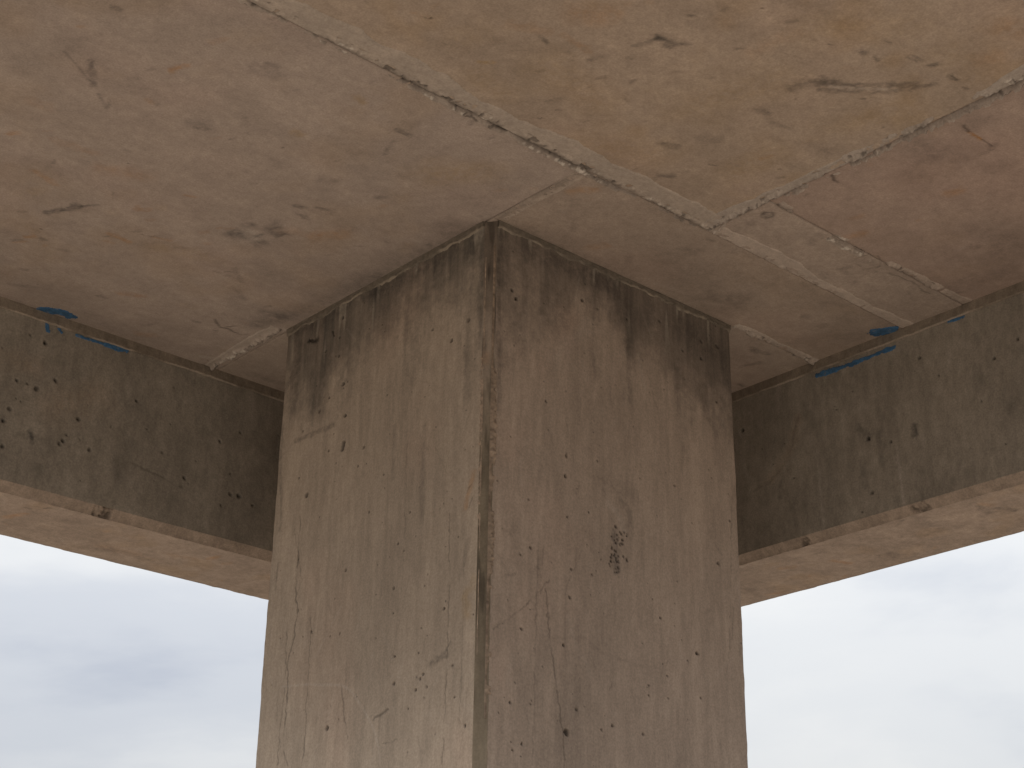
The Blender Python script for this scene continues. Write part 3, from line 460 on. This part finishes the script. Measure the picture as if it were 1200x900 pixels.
def face(u0, u1, seed, base, len0, tone, marks):
    us = np.linspace(u0, u1, int((u1 - u0) / 0.0032) + 1); U, D = np.meshgrid(us, ds, indexing='ij')
    col, h = stained(U, D, seed, base, len0, tone)
    flipped = [(k, [(p[0], -p[1]) for p in pts], w, s) for k, pts, w, s in marks]
    dd = ds[ds < 2.3]; hh = h[:, :len(dd)]; cc = col[:, :len(dd)]
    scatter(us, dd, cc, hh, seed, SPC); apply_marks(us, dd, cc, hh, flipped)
    f = edge_fade(us, np.concatenate([[-1], ds, [9]]), 0.008)[:, 1:-1]
    h = h * f - 0.004 * np.exp(-(us[-1] - us) / 0.006)[:, None] * (1 + 0.6 * fbm(D, U * 0, 14, 3, seed))
    h -= 0.006 * np.exp(-(us - us[0]) / 0.006)[:, None] * np.clip(0.1 + fbm(D, U, 16, 4, seed + 1, 0.6), 0, 2)
    return U, D, h, col
U, D, h, col = face(CHY, SY, 2, (0.345, 0.292, 0.238), lambda u: 0.32 + 0.12 * np.exp(-((u - 1.1) / 0.28) ** 2) + 0.20 * np.exp(-(u / 0.25) ** 2), (0.60, 0.58, 0.56), MARKS['L'])
b.grid(np.stack([-h, U, -D], -1), col, flip=True); eL = (U[-1], D[-1], h[-1])
U, D, h, col = face(CHX, SX, 9, (0.318, 0.263, 0.218), lambda u: 0.29 + 0.20 * np.exp(-(u / 0.14) ** 2) + 0.20 * np.exp(-((u - 1.2) / 0.3) ** 2), (0.57, 0.56, 0.55), MARKS['R'])
b.grid(np.stack([U, -h, -D], -1), col)
zb = -Z0 - 0.05
for q in ([(0.004, SY, 0), (0.004, SY, zb), (SX, SY, zb), (SX, SY, 0)], [(SX, SY, 0), (SX, SY, zb), (SX, 0.004, zb), (SX, 0.004, 0)]):
    b.grid(np.array(q, float)[[0, 1, 3, 2]].reshape(2, 2, 3), (0.33, 0.28, 0.235), flip=True)
shaft = b.build('shaft', M_COL, column)
# the cut corner
tt = np.linspace(0, 1, 17); T, D = np.meshgrid(tt, ds, indexing='ij'); W = math.hypot(CHX, CHY)
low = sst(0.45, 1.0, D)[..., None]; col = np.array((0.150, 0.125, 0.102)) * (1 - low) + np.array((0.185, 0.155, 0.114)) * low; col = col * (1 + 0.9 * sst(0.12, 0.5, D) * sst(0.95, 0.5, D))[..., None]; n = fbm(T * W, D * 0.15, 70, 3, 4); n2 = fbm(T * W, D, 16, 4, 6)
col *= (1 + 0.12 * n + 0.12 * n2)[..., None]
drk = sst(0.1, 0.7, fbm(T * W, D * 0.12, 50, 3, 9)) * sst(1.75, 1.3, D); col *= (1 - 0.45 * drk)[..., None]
rust = sst(0.35, 0.9, fbm(T * W, D * 0.5, 12, 3, 3)) * sst(1.3, 0.9, D); col += (np.array((0.30, 0.20, 0.13)) - col) * (rust * 0.4)[..., None]
h = 0.003 * n2 - 0.004 * np.sin(np.pi * T)
cham = [('p', [(0.016, 0.915)], 0.009, 1), ('p', [(0.025, 0.68)], 0.005, 1), ('p', [(0.03, 0.80)], 0.005, 1), ('p', [(0.012, 1.1)], 0.003, 1), ('c', [(0.030, 1.0), (0.033, 1.35), (0.036, 1.7)], 0.003, 1.0), ('c', [(0.02, 1.45), (0.03, 1.62)], 0.002, 0.8), ('d', [(0.04, 1.1), (0.042, 1.35)], 0.006, 0.7), ('c', [(0.004, 0.3), (0.003, 1.4)], 0.003, 0.9), ('p', [(0.024, 0.02)], 0.016, 1)]
apply_marks(tt * W, ds[ds < 2.3], col[:, ds < 2.3], h[:, ds < 2.3], cham)
f = np.minimum(T, 1 - T); h = h * sst(0, 0.12, f); dn = 1 / math.sqrt(2)
b = Bld(); b.grid(np.stack([CHX * T - h * dn, CHY * (1 - T) - h * dn, -D], -1), col); corner = b.build('corner_chamfer', M_STRIP, column)
# crumbly fin of mortar beside the cut corner
def fin(pts_fn, length0, length1, half, ridge, seed, base, name, fade, mat=M_MORTAR):
    dd = np.linspace(length0, length1, int((length1 - length0) / 0.003) + 1); tt = np.linspace(-half, half, 15)
    T, D = np.meshgrid(tt, dd, indexing='ij'); n = fbm(D, T, 30, 4, seed, 0.6); n2 = fbm(D, T, 110, 2, seed + 3); lo = fbm(D, T * 0, 5, 3, seed + 5)
    h = -0.004 + ridge * np.clip(1 - (T / (half * (0.75 + 0.25 * n))) ** 2, 0, 1) * sst(-0.5, 0.5, lo + 0.7 * n + fade(D)) * (0.8 + 0.5 * n2)
    h = np.where(np.abs(T) > half * 0.97, -0.006, h)
    col = np.ones(T.shape + (3,)) * np.array(base) * (1 + 0.25 * n + 0.25 * n2)[..., None]
    b = Bld(); b.grid(pts_fn(T, D, h), col); return b.build(name, mat, corner)
fin(lambda T, D, h: np.stack([CHX + 0.002 + T, -h, -D], -1), 0.10, 1.75, 0.013, 0.014, 5, (0.235, 0.185, 0.142), 'mortar_fin', lambda D: 0.45 - 1.5 * sst(0.9, 1.7, D) - 1.3 * sst(0.62, 0.4, D))
fin(lambda T, D, h: np.stack([-h, CHY + 0.001 - T, -D], -1), 0.14, 1.55, 0.007, 0.007, 8, (0.29, 0.23, 0.18), 'mortar_fin', lambda D: -0.2 - 0.9 * sst(0.9, 1.5, D) - 1.3 * sst(0.62, 0.4, D))
# lip of grout where the column meets the slab
def lip(fn, l0, l1, seed, flip):
    ss = np.linspace(l0, l1, int((l1 - l0) / 0.0035) + 1); tt = np.linspace(0, 1, 20); Sg, T = np.meshgrid(ss, tt, indexing='ij')
    n = fbm(Sg, T * 0.05, 24, 4, seed, 0.6); hgt = 0.026 + 0.010 * n; n2 = fbm(Sg, T * 0.05, 70, 3, seed + 2)
    D = hgt * T; h = np.where(T < 0.80, 0.008 - 0.003 * T + 0.0012 * n2, (0.0055 + 0.0012 * n2) * (1 - (T - 0.8) / 0.2) - 0.002)
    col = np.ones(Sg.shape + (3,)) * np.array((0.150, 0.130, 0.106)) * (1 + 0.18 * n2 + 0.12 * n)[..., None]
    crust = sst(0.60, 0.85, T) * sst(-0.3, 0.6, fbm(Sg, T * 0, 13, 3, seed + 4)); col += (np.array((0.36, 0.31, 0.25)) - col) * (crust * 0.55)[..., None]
    b = Bld(); b.grid(fn(Sg, D, h), col, flip=flip); return b.build('grout_lip', M_MORTAR, shaft)
lip(lambda S, D, h: np.stack([-h, S, -D], -1), CHY, SY, 3, True)
lip(lambda S, D, h: np.stack([S, -h, -D], -1), CHX, SX, 7, False)

# ------------------------------------------------------------------ edge beams
def web_cols(U, D, seed, base):
    col = np.ones(U.shape + (3,)) * np.array(base)
    big = fbm(U, D, 2.2, 3, seed); st_ = fbm(U, D * 0.08, 30, 3, seed + 3, 0.6); mid = fbm(U, D * 0.7, 12, 4, seed + 5, 0.6); sm = fbm(U, D, 50, 3, seed + 6, 0.6)
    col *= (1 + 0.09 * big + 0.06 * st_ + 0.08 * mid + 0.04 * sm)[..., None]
    lime = sst(0.3, 0.9, fbm(U, D * 0.2, 16, 3, seed + 8)) * sst(0.30, 0.05, D) * 0.35; col += (np.array((0.36, 0.32, 0.28)) - col) * lime[..., None]
    return col, 0.0012 * big + 0.0008 * mid
def make_beam(name, label, along, loc, inner, zu, zbm, inner_c, outer, a0, a1, d0, d1, marks, smarks, seed, spalls):
    """along 'x' or 'y'; inner / outer: faces across; zu, zbm: top of the cut edge and underside"""
    root = thing(name, label, 'beam', loc, 'edge beams of the slab')
    pt = (lambda A, Q, z: np.stack([A, Q, z], -1)) if along == 'x' else (lambda A, Q, z: np.stack([Q, A, z], -1))
    fl = along == 'x'
    ss = axis(a0, a1, d0, d1, 0.005)
    dz = np.linspace(0, -zu, 140); U, D = np.meshgrid(ss, dz, indexing='ij')
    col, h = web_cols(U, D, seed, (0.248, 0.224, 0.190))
    mk = [(k, [(p[0], -p[1]) for p in pts], w, s) for k, pts, w, s in marks]
    scatter(ss, dz, col, h, seed, [('p', 60, 0, (0.0018, 0.0036), (1, 1), 0), ('d', 50, 0.06, (0.006, 0.02), (0.08, 0.3), 1.57), ('w', 50, 0.12, (0.003, 0.012), (0.06, 0.2), 1.57)])
    apply_marks(ss, dz, col, h, mk); h = h * edge_fade(ss, dz)
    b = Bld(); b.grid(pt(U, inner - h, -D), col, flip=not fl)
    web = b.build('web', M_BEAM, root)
    # underside with the back and the end closed
    ww = np.linspace(inner_c, outer, 80); U, V = np.meshgrid(ss, ww, indexing='ij')
    col = np.ones(U.shape + (3,)) * np.array((0.325, 0.268, 0.226)); n = fbm(U + V * 0.8, V - U * 0.4, 9, 4, seed + 1, 0.6); sm = fbm(U, V, 40, 3, seed + 2, 0.6); big = fbm(U, V, 3, 3, seed + 4)
    col *= (1 + 0.10 * n + 0.06 * sm + 0.07 * big)[..., None]; col += (np.array((0.36, 0.25, 0.14)) - col) * (sst(0.2, 0.9, fbm(U, V, 6, 3, seed + 9)) * 0.22)[..., None]
    h = 0.0012 * big
    A = smarks if fl else [(k, [(p[1], p[0]) for p in pts], w, s) for k, pts, w, s in smarks]
    scatter(ss, ww, col, h, seed + 5, [('d', 70, 0.09, (0.004, 0.014), (0.1, 0.3), 0.6), ('w', 60, 0.08, (0.003, 0.010), (0.08, 0.25), 0.6), ('r', 14, 0.03, (0.004, 0.01), (0.15, 0.4), 0.6)])
    apply_marks(ss, ww, col, h, A); h = h * edge_fade(ss, ww) + 0.0022 * np.exp(-(outer - V) / 0.008) * fbm(U, V * 0, 16, 4, seed + 7)
    b = Bld(); b.grid(pt(U, V, zbm - h), col, flip=fl)
    b.grid(pt(np.array([[a0, a0], [a1, a1]]), np.array([[outer, outer]] * 2), np.array([[zbm, -0.001]] * 2)), (0.30, 0.26, 0.22), flip=fl)
    for e, k in ((a0, fl), (a1, not fl)):
        b.grid(pt(np.full((2, 2), e), np.array([[inner_c, inner_c], [outer, outer]]), np.array([[zbm, -0.001]] * 2)), (0.30, 0.26, 0.22), flip=k)
        b.grid(pt(np.full((2, 2), e), np.array([[inner, inner], [inner_c, inner_c]]), np.array([[zu, -0.001], [zbm, -0.001]])), (0.30, 0.26, 0.22), flip=k)
    b.build('soffit', M_BEAM, root)
    # cut lower edge with broken spots
    tt = np.linspace(0, 1, 16); U, T = np.meshgrid(ss, tt, indexing='ij'); w = math.hypot(inner_c - inner, zu - zbm)
    n = fbm(U, T * w, 14, 4, seed + 3, 0.6); n2 = fbm(U, T * w, 60, 3, seed + 4, 0.6)
    col = np.ones(U.shape + (3,)) * np.array((0.30, 0.245, 0.20)) * (1 + 0.12 * n + 0.08 * n2)[..., None]
    h = 0.0008 * n
    for (sa, sb, dp) in spalls:
        m = sst(0, 0.018, np.minimum(U - sa, sb - U)) * sst(-0.5, 0.3, fbm(U, T * w, 55, 3, seed + 6) + 0.9 * sst(0.15, 0.6, T) - 0.3); h = h - dp * m * (0.7 + 0.4 * n2); col *= (1 - 0.55 * m * sst(-0.5, 0.4, n2 + 0.2))[..., None]
    h = h * sst(0, 0.06, np.minimum(T, 1 - T)) + 0.0035 * sst(0.75, 1, T) * (0.5 + fbm(U, T * 0, 20, 3, seed + 8)); dn = 1 / math.sqrt(2)
    b = Bld(); b.grid(pt(U, inner + (inner_c - inner) * T - h * dn, zu + (zbm - zu) * T - h * dn), col, flip=not fl)
    b.build('lower_chamfer', M_BEAM, root)
    # band of formwork mortar along the top, proud of the web
    tt = np.array([0, 0.25, 0.5, 0.75, 0.9, 1.0, 1.05, 1.1]); U, T = np.meshgrid(ss, tt, indexing='ij'); n = fbm(U, T * 0.02, 16, 4, seed + 2, 0.6); n2 = fbm(U, T * 0.04, 60, 3, seed + 7, 0.6)
    hh = 0.040 + 0.003 * n; D = hh * np.minimum(T, 1.0); h = np.where(T <= 1.0, 0.009 + 0.0012 * n2, np.where(T < 1.07, 0.004, -0.003)); D = D + 0.002 * (T > 1)
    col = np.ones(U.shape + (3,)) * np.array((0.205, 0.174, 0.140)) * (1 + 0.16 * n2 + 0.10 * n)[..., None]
    pl = sst(0.92, 1.0, T) * sst(-0.4, 0.3, fbm(U, T * 0, 6, 3, seed + 9)); col += (np.array((0.36, 0.31, 0.26)) - col) * (pl * 0.8)[..., None]  # lower lip painted paler, as if catching light from the ground
    b = Bld(); b.grid(pt(U, inner - h, -D), col, flip=not fl); b.build('top_band', M_BEAM, root)
    return web
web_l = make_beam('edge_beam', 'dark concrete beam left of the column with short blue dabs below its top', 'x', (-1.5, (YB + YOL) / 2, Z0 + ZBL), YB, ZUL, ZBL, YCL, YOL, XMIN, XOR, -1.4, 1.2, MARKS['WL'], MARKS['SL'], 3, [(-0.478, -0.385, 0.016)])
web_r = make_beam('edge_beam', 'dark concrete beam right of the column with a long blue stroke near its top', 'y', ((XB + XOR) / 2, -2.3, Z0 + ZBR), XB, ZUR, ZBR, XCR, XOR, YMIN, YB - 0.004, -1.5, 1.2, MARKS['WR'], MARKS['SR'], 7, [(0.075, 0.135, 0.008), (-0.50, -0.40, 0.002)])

# ------------------------------------------------------------------ blue paint: thin irregular films on slab and beams
def paint(strokes, place, parent, seed, flip):
    pu = [p[0] for s, w in strokes for p in s]; pv = [p[1] for s, w in strokes for p in s]; w = max(w for s, w in strokes) * 2 + 0.01
    us = np.arange(min(pu) - w, max(pu) + w, 0.0025); vv = np.arange(min(pv) - w, max(pv) + w, 0.0025); U, V = np.meshgrid(us, vv, indexing='ij')
    n = fbm(U, V, 35, 4, seed, 0.6)
    m = np.full(U.shape, -1.0)
    for s, sw in strokes: m = np.maximum(m, 1 - seg_dist(U, V, s) / (sw * (1.1 + 0.6 * n)))
    keep = (m > 0) & (fbm(U, V, 60, 2, seed + 2) < 0.85 + m)
    kq = keep[:-1, :-1] & keep[1:, 1:] & keep[1:, :-1] & keep[:-1, 1:]
    used = np.zeros(U.shape, bool)
    for sl in ((slice(0, -1), slice(0, -1)), (slice(1, None), slice(0, -1)), (slice(1, None), slice(1, None)), (slice(0, -1), slice(1, None))): used[sl] |= kq
    idx = -np.ones(U.shape, int); idx[used] = np.arange(used.sum()); k = used.sum()
    q = np.stack([idx[:-1, :-1], idx[1:, :-1], idx[1:, 1:], idx[:-1, 1:]], -1)[kq]
    if flip: q = q[:, ::-1]
    # side walls along the outline
    from collections import Counter
    E = [(f[i], f[(i + 1) % 4]) for f in q.tolist() for i in range(4)]; cnt = Counter(tuple(sorted(e)) for e in E)
    side = np.array([(b_, a_, a_ + k, b_ + k) for a_, b_ in E if cnt[tuple(sorted((a_, b_)))] == 1])
    th = 0.0022 + 0.0006 * n[used]
    top = place(U[used], V[used], th); bot = place(U[used], V[used], th * 0 - 0.004)
    col = np.ones((k, 3)) * np.array((0.028, 0.125, 0.27)) * (1 + 0.3 * n[used])[:, None]; wear = sst(0.5, 1.0, fbm(U, V, 60, 3, seed + 4))[used] + 0.25
    col += (np.array((0.24, 0.23, 0.22)) - col) * np.clip(wear * 0.45, 0, 1)[:, None]
    b = Bld(); b.v = [top, bot]; b.c = [col, col]; b.f = [q, side]; b.n = 2 * k
    return b.build('paint_mark', M_PAINT, parent)
on_slab = lambda U, V, h: np.stack([U, V, -h - 0.001], -1)
on_wl = lambda U, V, h: np.stack([U, YB - h, V], -1)
on_wr = lambda U, V, h: np.stack([XB - h, U, V], -1)
paint(PAINT['C_left'], on_slab, pA, 2, True)
paint(PAINT['C_right'], lambda U, V, h: np.stack([U, V, -h - 0.003], -1), pB, 5, True)
for i, k in enumerate(('WL_a', 'WL_b', 'WL_c', 'WL_d')): paint(PAINT[k], on_wl, web_l, 3 + i, False)
for i, k in enumerate(('WR_a', 'WR_b')): paint(PAINT[k], on_wr, web_r, 9 + i, True)
